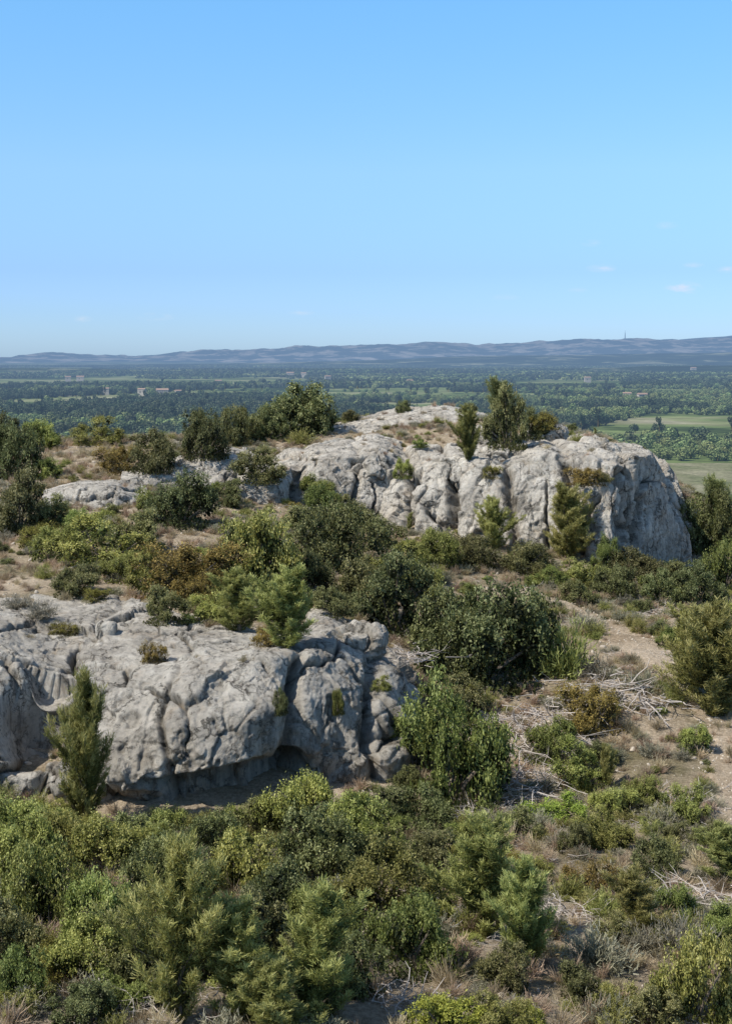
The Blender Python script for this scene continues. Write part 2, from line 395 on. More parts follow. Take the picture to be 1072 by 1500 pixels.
wid=np.where(tt[None,:]<0,wl[:,None],wr[:,None])*tt[None,:]
X=px_[:,None]+nx[:,None]*wid; Y=py_[:,None]+ny[:,None]*wid; Z=H(X,Y)+0.05*(1-tt[None,:]**4)-0.03*(np.abs(tt[None,:])>0.95)+(fbm(np.stack([X,Y,X*0],-1).reshape(-1,3),.5,3,.6,63)*.06).reshape(X.shape)
obj('dirt_path',mesh_from('dirt_path',np.stack([X,Y,Z],-1).reshape(-1,3),grid_faces(len(ss),nl),M_path))
pathp=np.stack([px_,py_],-1)
def pathdist(x,y): return np.min(np.hypot(pathp[:,0]-x,pathp[:,1]-y)-hwid)

# ------------------------------------------------------------ plant meshes
def rv(n,rng): v=rng.normal(size=(n,3)); return v/np.linalg.norm(v,axis=1,keepdims=True)
def leaves(C,Nn,L,Wd,rng):
    n=len(C); t=np.cross(Nn,rv(n,rng)); t/=np.linalg.norm(t,axis=1,keepdims=True)+1e-9; b=np.cross(Nn,t)
    L=(L*rng.uniform(.6,1.3,n))[:,None]*0.5; w=(Wd*rng.uniform(.7,1.2,n))[:,None]*0.5
    V=np.stack([C-t*L,C+b*w+Nn*w*.3,C+t*L,C-b*w+Nn*w*.3],1).reshape(-1,3); Fc=np.arange(4*n).reshape(n,4); return V,Fc
def tube(pts,rad,k=5):
    pts=np.array(pts,float); V=[];n=len(pts)
    for i in range(n):
        d=pts[min(i+1,n-1)]-pts[max(i-1,0)]; d/=np.linalg.norm(d)+1e-9; a=np.cross(d,[0.3,0.9,0.2]); a/=np.linalg.norm(a)+1e-9; b=np.cross(d,a)
        for j in range(k):
            th=2*math.pi*j/k; V.append(pts[i]+rad[i]*(math.cos(th)*a+math.sin(th)*b))
    Fc=[[i*k+j,i*k+(j+1)%k,(i+1)*k+(j+1)%k,(i+1)*k+j] for i in range(n-1) for j in range(k)]
    return np.array(V),np.array(Fc)
def assemble(name,parts,mats):
    V=[];Fc=[];lv=[];mi=[];o=0
    for v,f,l,m in parts:
        V.append(v);Fc.append(f+o);lv.append(l);mi.append(np.full(len(f),m));o+=len(v)
    me=mesh_from(name,np.concatenate(V),np.concatenate(Fc),mats,False,{'lv':np.concatenate(lv)})
    me.polygons.foreach_set('material_index',np.concatenate(mi).astype(np.int32)); me.update(); return me
def bush(name,mat,seed,Wd=1.0,Hh=1.0,nlobe=18,nclump=380,nleaf=24,ls=0.05,asp=0.55,spread=0.045,core=500,shoots=70):
    """unit bush: about 2*Wd wide, Hh high, uneven lobes, dark gaps, stray shoots"""
    rng=np.random.default_rng(seed); lob=[]
    skew=rng.uniform(0,6.283)
    for i in range(nlobe):
        a=rng.uniform(0,6.283); r=Wd*0.82*math.sqrt(rng.uniform(0,1)); top=1-0.55*(r/Wd)**1.5
        z=Hh*rng.uniform(0.15,0.90)*top*(1+0.28*math.cos(a-skew)); 
        lob.append((r*math.cos(a),r*math.sin(a),z,min(Wd,Hh)*rng.uniform(0.11,0.28)))
    for i in range(3): lob.append((rng.normal()*.15*Wd,rng.normal()*.15*Wd,Hh*rng.uniform(.3,.5),.30*Wd))
    lob=np.array(lob); nlobe=len(lob); parts=[]
    cs=[];ns=[];lb=[]
    per=nclump*4//nlobe; lobv=rng.uniform(-.14,.14,nlobe)
    for l,lvv in zip(lob,lobv):
        d=rv(per,rng); d[:,2]=np.where(d[:,2]<-0.45,-d[:,2],d[:,2]); c=l[:3]+d*l[3]*rng.uniform(0.75,1.25,(per,1)); cs.append(c);ns.append(d);lb.append(np.full(per,lvv))
    cs=np.concatenate(cs);ns=np.concatenate(ns);lb=np.concatenate(lb)
    dm=np.linalg.norm(cs[:,None,:]-lob[None,:,:3],axis=2)/lob[None,:,3]; ok=(dm.min(axis=1)>0.70)&(cs[:,2]>0.03*Hh)
    cs=cs[ok];ns=ns[ok];lb=lb[ok]; sel=rng.permutation(len(cs))[:nclump]; cs=cs[sel];ns=ns[sel];lb=lb[sel]
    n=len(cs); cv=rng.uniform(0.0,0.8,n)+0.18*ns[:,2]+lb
    sp=spread*rng.uniform(.6,1.4,n)
    C=np.repeat(cs,nleaf,0)+rng.normal(size=(n*nleaf,3))*np.repeat(sp,nleaf)[:,None]; NN=np.repeat(ns,nleaf,0)*0.6+rv(n*nleaf,rng)*0.95+np.array([0,0,.35]); NN/=np.linalg.norm(NN,axis=1,keepdims=True)
    V,Fc=leaves(C,NN,ls,ls*asp,rng); lv=np.clip(np.repeat(cv,nleaf)+rng.normal(size=n*nleaf)*0.2,0,1); parts.append((V,Fc,np.repeat(lv,4),0))
    i=rng.integers(0,nlobe,shoots); d=rv(shoots,rng); d[:,2]=np.abs(d[:,2])+.3; d/=np.linalg.norm(d,axis=1,keepdims=True); m=14
    g=rng.uniform(.7,1.0,(shoots,m,1))+rng.uniform(0,.16,(shoots,1,1))*np.linspace(0,1,m)[None,:,None]*4*Wd
    C=(lob[i,None,:3]+d[:,None,:]*lob[i,3][:,None,None]*1.0*g+rng.normal(size=(shoots,m,3))*.018).reshape(-1,3); V,Fc=leaves(C,rv(len(C),rng),ls*.9,ls*asp*.8,rng); parts.append((V,Fc,np.repeat(np.clip(rng.normal(size=len(C))*.15+.75,0,1),4),0))
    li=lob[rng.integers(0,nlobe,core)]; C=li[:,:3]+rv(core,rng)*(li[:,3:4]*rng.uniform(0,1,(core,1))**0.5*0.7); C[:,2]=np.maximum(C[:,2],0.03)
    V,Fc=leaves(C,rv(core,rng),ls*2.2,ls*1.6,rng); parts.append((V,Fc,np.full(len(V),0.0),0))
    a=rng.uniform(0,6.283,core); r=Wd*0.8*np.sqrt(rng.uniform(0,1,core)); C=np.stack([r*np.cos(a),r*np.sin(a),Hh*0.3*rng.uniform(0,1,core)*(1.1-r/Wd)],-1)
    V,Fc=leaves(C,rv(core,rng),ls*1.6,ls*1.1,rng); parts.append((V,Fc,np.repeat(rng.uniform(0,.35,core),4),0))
    for l in lob[:8]:
        pts=[(0,0,-0.1),(l[0]*.35,l[1]*.35,l[2]*.45),(l[0],l[1],l[2])]; v,f=tube(pts,[0.035*Wd,0.025*Wd,0.01*Wd]); parts.append((v,f,np.zeros(len(v)),1))
    return assemble(name,parts,[mat,M_bark])
def spiky(name,mat,seed,Wd=0.5,Hh=0.45,n=1500,L=0.09,w=0.014,up=0.6):
    rng=np.random.default_rng(seed); nb=max(12,n//28); a=rng.uniform(0,6.283,nb); th=np.arccos(rng.uniform(0.05,1,nb))
    D=np.stack([np.sin(th)*np.cos(a)*Wd,np.sin(th)*np.sin(a)*Wd,np.cos(th)*Hh+0.08*Hh],-1)*rng.uniform(.5,1.2,(nb,1))
    k=n//nb; f=rng.uniform(0.25,1.0,(nb,k,1)); C=(D[:,None,:]*f+rng.normal(size=(nb,k,3))*0.03).reshape(-1,3)
    T=np.repeat(D/np.linalg.norm(D,axis=1,keepdims=True),k,0)*up+rv(nb*k,rng)*0.7; T[:,2]+=0.3; T/=np.linalg.norm(T,axis=1,keepdims=True)
    B=np.cross(T,rv(nb*k,rng)); B/=np.linalg.norm(B,axis=1,keepdims=True); L_=L*rng.uniform(.6,1.3,(nb*k,1)); 
    V=np.stack([C-B*w*.5,C+B*w*.5,C+T*L_+B*w*.25,C+T*L_-B*w*.25],1).reshape(-1,3); lv=np.clip(f.reshape(-1)*0.7+rng.normal(size=nb*k)*0.17,0,1)
    return assemble(name,[(V,np.arange(4*nb*k).reshape(-1,4),np.repeat(lv,4),0)],[mat])
def pine(name,seed,Hh=2.6,wid=0.36,mat=None,k=15,el0=50,full=0.5,nL=0.08,step=.027):
    """young Aleppo pine: open, feathery, steeply ascending irregular branches with pale candle tips"""
    rng=np.random.default_rng(seed); parts=[]
    lean=rng.normal(size=2)*0.06*Hh; wob=rng.normal(size=(8,2))*0.015*Hh; wob[0]=0
    fz_=np.linspace(0,1,8); tp=np.stack([lean[0]*fz_**2+wob[:,0],lean[1]*fz_**2+wob[:,1],Hh*fz_-0.1*(fz_==0)],-1)
    v,f=tube(tp,[0.016*Hh*(1-g*0.93) for g in fz_],6); parts.append((v,f,np.zeros(len(v)),1))
    def tr(z): return np.array([np.interp(z/Hh,fz_,tp[:,0]),np.interp(z/Hh,fz_,tp[:,1]),z])
    Cs=[];Ds=[];Ss=[];Bv=[]; z=0.03*Hh
    sect=rng.uniform(.55,1.2,8)
    while z<Hh*0.93:
        fz=z/Hh
        for b in range(rng.integers(2,4)):
            a=rng.uniform(0,6.283); prof=(1-fz**1.3)**full*(0.6+min(.4,fz*1.8)); Lb=Hh*wid*prof*rng.uniform(0.4,1.25)*sect[int(a/6.2832*7.99)]+0.05*Hh; el=math.radians(rng.uniform(el0-16,el0+16)+fz*16)
            d=np.array([math.cos(a)*math.cos(el),math.sin(a)*math.cos(el),math.sin(el)]); o=tr(z); d=d+rng.normal(size=3)*.12
            mid=o+d*Lb*0.5; d2=d*.7+np.array([0,0,.65])+rng.normal(size=3)*.15; d2/=np.linalg.norm(d2); e=mid+d2*Lb*.55
            v,f=tube([o,mid,e],[0.0045*Hh*(1.1-fz),0.003*Hh*(1.1-fz),0.001*Hh],4); parts.append((v,f,np.zeros(len(v)),1))
            nt=int(max(3,Lb/(0.022*Hh))); bv=rng.uniform(-.05,.25)
            for g in np.linspace(0.15,1.06,nt):
                c=o+(mid-o)*g*2 if g<.5 else mid+(e-mid)*(g-.5)*2; dd=d if g<.5 else d2
                Cs.append(c);Ds.append(dd);Ss.append(.7+.5*g);Bv.append(bv+.7*g*g)
                if g<0.9:
                    for q in range(2):
                        sd=rv(1,rng)[0]; sd[2]=abs(sd[2])*1.1; sd=sd+dd*0.5; sd/=np.linalg.norm(sd); ln=rng.uniform(.03,.20)*Lb
                        Cs.append(c+sd*ln); Ds.append(sd); Ss.append(.9);Bv.append(bv+.2+.4*g)
        z+=Hh*step*rng.uniform(.6,1.5)
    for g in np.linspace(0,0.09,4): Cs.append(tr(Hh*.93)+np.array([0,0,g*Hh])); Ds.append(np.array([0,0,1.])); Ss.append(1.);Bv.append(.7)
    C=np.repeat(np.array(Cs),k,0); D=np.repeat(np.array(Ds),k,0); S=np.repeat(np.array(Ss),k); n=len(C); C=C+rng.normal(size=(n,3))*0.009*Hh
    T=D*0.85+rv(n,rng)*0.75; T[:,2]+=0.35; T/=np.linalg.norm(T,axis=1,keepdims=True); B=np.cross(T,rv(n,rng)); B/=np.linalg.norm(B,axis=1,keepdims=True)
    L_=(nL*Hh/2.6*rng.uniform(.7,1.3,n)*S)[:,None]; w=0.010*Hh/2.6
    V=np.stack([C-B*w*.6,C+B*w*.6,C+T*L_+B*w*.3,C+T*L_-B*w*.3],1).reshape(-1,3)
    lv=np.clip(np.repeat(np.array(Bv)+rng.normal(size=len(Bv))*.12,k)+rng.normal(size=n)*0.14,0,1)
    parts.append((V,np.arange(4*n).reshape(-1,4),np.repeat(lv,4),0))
    return assemble(name,parts,[mat or M_pine,M_bark])
def deadpile(name,seed,nst=60):
    rng=np.random.default_rng(seed); parts=[]
    for i in range(nst):
        a=rng.uniform(0,6.283); c=np.array([rng.normal()*0.5,rng.normal()*0.35,abs(rng.normal())*0.12+0.03]); L=rng.uniform(.3,1.0); d=np.array([math.cos(a),math.sin(a),rng.normal()*0.18])
        pts=[c]; 
        for k in range(4): d=d+rng.normal(size=3)*np.array([.35,.35,.18]); pts.append(pts[-1]+d/np.linalg.norm(d)*L/4)
        r=rng.uniform(.007,.02); v,f=tube(pts,[r,r*.85,r*.7,r*.5,r*.3],4); parts.append((v,f,np.zeros(len(v)),0))
        for k in range(2):
            s0=pts[rng.integers(1,4)]; dd=d/np.linalg.norm(d)+rv(1,rng)[0]*0.8; v,f=tube([s0,s0+dd*L*.15,s0+dd*L*.3+rv(1,rng)[0]*.03],[r*.5,r*.4,r*.2],3); parts.append((v,f,np.zeros(len(v)),0))
    return assemble(name,parts,[M_dead])

OAK=[bush('holm_oak',M_oak,100+i,1.0,1.0,19,500,22,0.045,0.6,0.038,900) for i in range(4)]
LITE=[bush('green_shrub',M_lite,200+i,1.0,1.0,18,460,20,0.045,0.55,0.040,800) for i in range(4)]
OCH=[bush('ochre_shrub',M_ochre,300+i,1.0,0.9,15,380,20,0.042,0.5,0.042,600) for i in range(2)]
LIME=[bush('spurge',M_lime,350+i,1.0,0.9,12,300,16,0.06,0.45,0.05,400) for i in range(2)]
PINE=[pine('pine',400+i,2.6,0.36+0.03*(i%3)) for i in range(5)]
JUN=[pine('juniper',500+i,2.2,0.34,M_oak,13,55,0.3,.07,.021) for i in range(2)]
GREY=[spiky('grey_scrub',M_grey,600+i,0.5,0.42,2200,0.085,0.013) for i in range(3)]
GRN=[spiky('green_scrub',M_pine,620+i,0.5,0.5,2400,0.08,0.014) for i in range(2)]
GRASS=[spiky('grass',M_straw,640+i,0.22,0.26,260,0.16,0.009,1.2) for i in range(3)]
DEAD=[deadpile('dead_branches',660+i) for i in range(3)]
TWIG=[deadpile('dead_twigs',670+i,16) for i in range(2)]
def halfwidth(me,q=96):
    n=len(me.vertices); a=np.zeros(n*3); me.vertices.foreach_get('co',a); a=a.reshape(-1,3); return np.percentile(np.abs(a[:,0]),q), np.percentile(a[:,2],99.3)
DIM={}
kinds={'o':('holm_oak_bush',OAK),'l':('green_shrub',LITE),'c':('ochre_shrub',OCH),'e':('spurge_plant',LIME),'p':('pine_tree',PINE),'j':('juniper_bush',JUN),'g':('grey_scrub_bush',GREY),'s':('rosemary_bush',GRN)}
for k,(nm,L_) in kinds.items():
    for me in L_: DIM[me.name]=halfwidth(me)
prng=np.random.default_rng(99)
def plant(k,a,e,h,w,sink=0.04):
    """stand a plant whose foot is seen at bearing a / dip e, h tall and w wide in the same units"""
    r=cast(a,e)
    if r[0] is None: return
    d=r[0].y; nm,L_=kinds[k]; me=L_[prng.integers(len(L_))]; hw_,hh=DIM[me.name]
    if d>105: return
    o=obj(nm,me); o.location=r[0]-Vector((0,0,sink*h*d/F)); sz=h*d/F/hh*1.03; sx=w*d/F/(2*hw_)
    o.scale=(sx,sx*prng.uniform(.9,1.1),sz); o.rotation_euler=(0,0,prng.uniform(0,6.28))
B="""
p 265 1500 270 115;p 345 1495 175 85;p 465 1490 190 90;p 398 1540 130 75;p 712 1370 175 85;p 770 1425 165 85;p 125 1222 235 75;p 932 1375 100 60;p 225 1290 80 50
l 60 1360 125 130;l 150 1400 120 120;l 25 1300 110 110;o 10 1420 110 130;o 370 1420 120 140;l 355 1320 100 120;l 440 1225 90 120;o 560 1215 65 110;o 480 1290 110 140;l 600 1420 110 130;l 540 1350 110 130;o 625 1300 85 110
o 250 1330 100 130;l 180 1290 95 120;l 90 1275 90 110;l 40 1250 90 110;o 300 1260 70 110;o 390 1225 60 90;l 520 1250 85 110;o 430 1370 115 130;l 110 1440 90 110;o 200 1440 100 120;o 520 1450 80 100;l 640 1350 70 80
o 175 1255 65 90;o 10 1235 80 90;l 70 1225 50 60;l 230 1245 65 80;l 335 1245 60 80;o 620 1215 60 80;l 580 1260 60 80;l 300 1430 80 90;l 470 1400 100 110;l 30 1470 80 90;o 120 1500 60 90
l 662 1172 175 150;l 620 1130 90 80;o 715 1160 90 70;l 850 1150 70 90;e 815 1205 45 90;c 870 1065 60 80;l 800 1110 60 70;o 870 1120 35 60;l 900 1195 45 60;o 960 1290 60 70;l 1015 1500 130 130;o 960 1510 70 90;e 650 1515 60 100;l 740 1520 60 90;o 735 1445 70 80;e 780 1520 40 60
c 865 1310 50 60;o 1040 1250 50 60;l 1000 1200 50 60;p 1060 1290 80 60;o 900 1390 50 70;c 80 1440 70 60;l 940 1180 45 55;o 760 1230 45 60;l 690 1250 55 60;o 840 1250 45 50;g 1000 1400 60 80;g 870 1420 60 90;l 880 1240 50 70;l 990 1350 55 70;o 850 1470 60 80;l 900 1500 55 70;l 1050 1390 60 70
o 705 1000 145 180;o 660 985 120 110;o 772 985 115 100;o 575 925 120 130;o 540 900 85 90;l 620 880 60 70;l 380 860 110 130;o 345 850 85 90;o 500 830 90 130;o 555 800 50 80;o 450 790 50 80;c 265 870 75 130;l 330 862 60 70;l 220 865 60 70;c 300 880 45 70;p 350 925 90 55;p 415 948 115 70;l 300 910 40 70;o 242 912 55 60
l 150 830 75 140;l 90 820 55 80;o 205 810 65 80;o 265 770 80 95;p 722 810 80 45;p 832 820 110 50;l 885 840 55 40;o 765 840 45 90;o 690 830 45 80;l 640 830 55 70;l 585 850 60 90;p 1045 1050 160 85;p 1015 1010 120 65;l 1062 960 80 70;l 975 950 30 35;o 1020 890 65 80;l 1060 870 80 70;o 965 885 50 60;o 900 875 45 70;o 850 885 35 50;s 830 990 80 70
o 1030 805 75 90;o 1065 800 85 70;j 1050 800 100 35;o 930 850 45 80;l 860 860 40 70;l 800 860 30 60;o 985 855 35 60
o 425 640 78 115;o 460 638 60 60;o 395 645 50 60;o 302 670 70 75;o 350 650 55 60;o 375 706 52 80;o 225 690 60 70;c 170 692 40 60;l 145 650 40 80;o 30 780 95 85;o 20 700 80 80;l 60 660 45 70;o 8 665 60 60
p 685 675 80 40;o 742 655 92 62;j 733 645 90 32;o 775 642 45 50;c 795 628 26 40;o 590 604 18 26;o 515 616 16 26;l 470 735 40 50;c 860 710 25 50;o 880 705 15 30;l 590 700 28 28;o 685 606 16 26;l 615 655 18 26;c 720 700 18 26;s 440 650 20 40
l 70 700 30 50;c 60 800 35 50;o 115 872 45 75;l 185 850 40 80;o 80 770 45 60;l 225 760 45 55;l 130 790 45 60;o 335 742 40 50;l 480 760 50 60;o 510 770 45 60;l 420 900 65 60;o 450 870 65 70;o 490 900 40 60
g 870 990 30 50;g 940 1010 30 50;l 560 1010 20 30;c 95 930 20 30;g 60 905 24 40;c 225 970 32 30;c 140 880 18 36;g 30 890 20 40;l 495 1045 36 22;o 410 1045 36 24;c 390 945 28 36;o 660 1050 60 80;l 1015 1100 40 50;l 1005 945 35 50;g 860 925 30 50
"""
for item in B.replace('\n',';').split(';'):
    it=item.split()
    if len(it)==5: plant(it[0],*map(float,it[1:]))
rr=np.random.default_rng(5)
for (a,e,s_) in [(900,1015,1.7),(930,1035,1.4),(860,1030,1.4),(775,1075,1.6),(750,1100,1.4),(765,1160,1.5),(735,1180,1.2),(1010,1320,1.1),(1050,1330,1.0),(165,1475,.8),(590,965,1.3),(800,1050,1.3),(960,1310,.9),(740,1060,1.5),(1000,1180,1.0),(970,900,1.0),(700,1200,.9),(1000,960,.9),(830,1340,.8),(600,1470,.7),(830,1090,1.0),(790,1140,1.1)]:
    r=cast(a,e)
    if r[0]:
        o=obj('dead_branch_pile',DEAD[rr.integers(3)]); o.location=r[0]; o.scale=(s_,s_,s_*.8); o.rotation_euler=(0,0,rr.uniform(0,6.28))

# ------------------------------------------------------------ instanced masses
def scatter(name,protos,pts,idx,rot,scl):
    col=bpy.data.collections.new(name+'_parts')
    for i,me in enumerate(protos):
        o=bpy.data.objects.new('%s_part_%02d'%(name,i),me); col.objects.link(o)
    me=bpy.data.meshes.new(name); pts=np.asarray(pts,np.float32); me.vertices.add(len(pts)); me.vertices.foreach_set('co',pts.ravel())
    a=me.attributes.new('pi','INT','POINT'); a.data.foreach_set('value',np.asarray(idx,np.int32))
    a=me.attributes.new('rot','FLOAT_VECTOR','POINT'); a.data.foreach_set('vector',np.asarray(rot,np.float32).ravel())
    a=me.attributes.new('scl','FLOAT_VECTOR','POINT'); a.data.foreach_set('vector',np.asarray(scl,np.float32).ravel())
    o=obj(name,me); ng=bpy.data.node_groups.new(name,'GeometryNodeTree')
    ng.interface.new_socket('Geometry',in_out='INPUT',socket_type='NodeSocketGeometry'); ng.interface.new_socket('Geometry',in_out='OUTPUT',socket_type='NodeSocketGeometry')
    N=ng.nodes; gi=N.new('NodeGroupInput'); go=N.new('NodeGroupOutput'); ip=N.new('GeometryNodeInstanceOnPoints'); ci=N.new('GeometryNodeCollectionInfo')
    ci.inputs['Collection'].default_value=col; ci.inputs['Separate Children'].default_value=True; ci.inputs['Reset Children'].default_value=True
    def na(nm,ty):
        x=N.new('GeometryNodeInputNamedAttribute'); x.data_type=ty; x.inputs['Name'].default_value=nm; return x.outputs['Attribute']
    l=ng.links.new; l(gi.outputs[0],ip.inputs['Points']); l(ci.outputs[0],ip.inputs['Instance']); ip.inputs['Pick Instance'].default_value=True
    l(na('pi','INT'),ip.inputs['Instance Index']); l(na('rot','FLOAT_VECTOR'),ip.inputs['Rotation']); l(na('scl','FLOAT_VECTOR'),ip.inputs['Scale'])
    l(ip.outputs[0],go.inputs[0]); md=o.modifiers.new('scatter','NODES'); md.node_group=ng; return o

bare=[]
for a,e,r_ in [(20,840,2.6),(70,860,2.2),(285,790,1.8),(110,680,3.5),(60,690,3),(130,655,3),(870,960,1.4),(920,1010,1.0),(600,960,1.8),(520,690,3),(820,1350,.8),(560,1480,0.9),(930,1420,0.6),(600,1460,1.0),(560,650,4),(780,880,1.4),(790,1000,1.0),(480,640,3),(820,1130,1.0)]:
    q=cast(a,e)
    if q[0]: bare.append((q[0].x,q[0].y,r_))
def sc_pts(n,rng,pr_rock,minpath,use_bare=True,dens=None,ymax=106):
    out=[]
    y=np.sqrt(rng.uniform(14**2,ymax**2,n)); x=rng.uniform(-0.36,0.36,n)*y
    q=np.stack([x,y,x*0],-1); dn=fbm(q,3.5,3,.55,88)
    for i in range(n):
        if dens is not None and rng.uniform()>dens(x[i],y[i],dn[i]): continue
        if pathdist(x[i],y[i])<minpath: continue
        if use_bare and any(math.hypot(x[i]-b[0],y[i]-b[1])<b[2]*(1+dn[i]) for b in bare) and rng.uniform()<0.9: continue
        r=down(x[i],y[i])
        if r[0] is None: continue
        if r[2]>=nhill and (rng.uniform()>pr_rock or r[1].z<0.75): continue
        out.append(r[0][:])
    return np.array(out)
def do(name,protos,pts,rng,s0,s1,pw=None,sink=0.02,zs=(0.8,1.2)):
    n=len(pts); idx=rng.choice(len(protos),n,p=pw); s_=rng.uniform(s0,s1,n)
    scl=np.stack([s_,s_,s_*rng.uniform(*zs,n)],-1); rot=np.stack([rng.normal(size=n)*.08,rng.normal(size=n)*.08,rng.uniform(0,6.28,n)],-1)
    pts=pts.copy(); pts[:,2]-=sink*s_; scatter(name,protos,pts,idx,rot,scl)
def openness(x,y):
    return max(.85*float(sstep(0.02,0.06,x/y)*sstep(60,52,y)), 0.85*float(sstep(62,70,y)), 0.6*float(sstep(-.12,-.2,x/y)*sstep(46,50,y)))
g=np.random.default_rng(21)
pts=sc_pts(2700,g,0.0,0.25,dens=lambda x,y,n:(0.50+1.3*n)*(1-0.70*openness(x,y)))
pr=OAK+LITE+OCH[:1]+[PINE[0],JUN[0]]+LIME[:1]; pw=np.array([2.6,2.6,2.6,2.6,3,3,3,3,1.2,.4,.4,.4]); do('garrigue_shrubs',pr,pts,g,0.20,0.62,pw/pw.sum(),0.05,(0.75,1.1))
pts=sc_pts(9500,g,0.03,-0.1,dens=lambda x,y,n:0.65+0.8*n)
pr=GREY+GRN+[OAK[1],LITE[1]]+TWIG; pw=np.array([2.6,2.6,2.6,2.0,2.0,1.2,1.4,1.3,1.3]); 
n=len(pts); idx=g.choice(9,n,p=pw/pw.sum()); s_=g.uniform(.35,1.0,n); s_=np.where((idx==5)|(idx==6),s_*0.32,s_); s_=np.where(idx>=7,s_*0.7,s_)
scatter('low_scrub',pr,pts,idx,np.stack([s_*0,s_*0,g.uniform(0,6.28,n)],-1),np.stack([s_,s_,s_*g.uniform(.6,1.1,n)],-1))
pts=sc_pts(12000,g,0.05,-0.3,use_bare=False,dens=lambda x,y,n:.7-.8*n); do('dry_grass',GRASS,pts,g,.5,1.3)
def stone(seed):
    V,Fc=ico(2); V=V*np.array([1,.8,.6])*0.5; f=fbm(V+seed*7.3,0.5,2,.5,seed); V=V*(1+.35*f)[:,None]; return mesh_from('stone',V,Fc,M_stone,False)
ST=[stone(i+1) for i in range(4)]
pts=sc_pts(12000,g,0.06,-9,use_bare=False); n=len(pts); s_=0.03+0.20*g.uniform(0,1,n)**7+0.04*g.uniform(0,1,n)
scatter('loose_stones',ST,pts,g.integers(0,4,n),g.uniform(0,6.28,(n,3)),np.stack([s_]*3,-1)*1.0)
k=g.integers(0,len(ss),4000); u=g.uniform(-1.4,1.4,4000); X=px_[k]+nx[k]*u*hwid[k]; Y=py_[k]+ny[k]*u*hwid[k]; n=4000; s_=0.02+0.10*g.uniform(0,1,n)**5
scatter('path_gravel',ST,np.stack([X,Y,H(X,Y)+.03],-1),g.integers(0,4,n),g.uniform(0,6.28,(n,3)),np.stack([s_]*3,-1))

# ------------------------------------------------------------ plain, far hills
def plainz(X,Y):
    q=np.stack([X,Y,X*0],-1).reshape(-1,3); D=np.hypot(X,Y)
    return PLAIN+(fbm(q,1800,3,.5,71).reshape(X.shape))*16*sstep(1500,5000,D)
ys=np.r_[np.linspace(60,3000,120),np.geomspace(3050,60000,120)]; us=np.linspace(-1.6,1.6,241)
Yg=np.repeat(ys[:,None],241,1); Xg=us[None,:]*(Yg+400)
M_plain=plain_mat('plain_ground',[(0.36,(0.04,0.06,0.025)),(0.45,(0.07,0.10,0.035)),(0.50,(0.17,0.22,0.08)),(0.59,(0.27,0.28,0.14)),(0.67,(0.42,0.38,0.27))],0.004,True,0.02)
obj('plain',mesh_from('plain',np.stack([Xg,Yg,plainz(Xg,Yg)],-1).reshape(-1,3),grid_faces(len(ys),241),M_plain))
mx=np.linspace(95,420,60); my=np.linspace(630,815,40); MX,MY=np.meshgrid(mx,my); MX=MX+6*np.sin(MY/25)
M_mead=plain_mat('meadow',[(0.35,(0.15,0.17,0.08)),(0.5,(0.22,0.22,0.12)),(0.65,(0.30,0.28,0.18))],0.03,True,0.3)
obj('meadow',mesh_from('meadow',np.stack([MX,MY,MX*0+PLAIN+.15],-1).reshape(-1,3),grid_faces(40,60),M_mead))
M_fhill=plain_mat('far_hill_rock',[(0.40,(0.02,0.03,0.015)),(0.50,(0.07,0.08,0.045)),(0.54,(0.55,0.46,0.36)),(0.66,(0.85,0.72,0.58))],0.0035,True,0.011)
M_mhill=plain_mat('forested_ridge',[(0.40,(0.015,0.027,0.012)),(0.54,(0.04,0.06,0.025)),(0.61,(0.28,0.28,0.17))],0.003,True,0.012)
def ridge(name,d,sil,depth,mat,amp,sc_,seed,xw=1.0):
    a=np.array(sil,float); nx_=620; ny_=70; u=np.linspace(-0.75,0.75,nx_); px=u*F+CX; top=-(np.interp(px,a[:,0],a[:,1])-HY)/F*d
    v=np.linspace(-1,1,ny_); U,Vv=np.meshgrid(u,v); X=U*d; Y=d+Vv*depth; q=np.stack([X,Y,X*0],-1).reshape(-1,3)
    prof=np.clip(1-np.abs(Vv)**1.6,0,1)
    n=fbm(q,sc_,5,.55,seed,True).reshape(X.shape)*amp; n2=fbm(q,sc_*.25,4,.65,seed+3).reshape(X.shape)*amp*.6
    Z=PLAIN-12+(top[None,:]-PLAIN+12)*prof+(n+n2)*prof
    obj(name,mesh_from(name,np.stack([X,Y,Z],-1).reshape(-1,3),grid_faces(ny_,nx_),mat))
ridge('distant_hills',16000,[(-900,526),(0,527),(80,520),(140,523),(200,526),(330,516),(420,512),(540,510),(640,504),(700,509),(760,506),(850,500),(920,499),(1000,502),(1072,498),(2000,512)],2200,M_fhill,50,1200,5)
ridge('distant_hills',27000,[(-900,526),(0,524),(400,523),(800,510),(960,501),(1072,493),(2000,500)],2500,M_mhill,25,3000,9)
ridge('forested_ridge',9000,[(-900,540),(0,538),(200,535),(400,534),(600,528),(760,522),(900,521),(1072,518),(2000,516)],1700,M_mhill,15,1300,15)
ridge('forested_ridge',5200,[(-900,540),(0,542),(150,541),(400,546),(700,545),(900,540),(1072,537),(2000,532)],700,M_mhill,8,700,19)

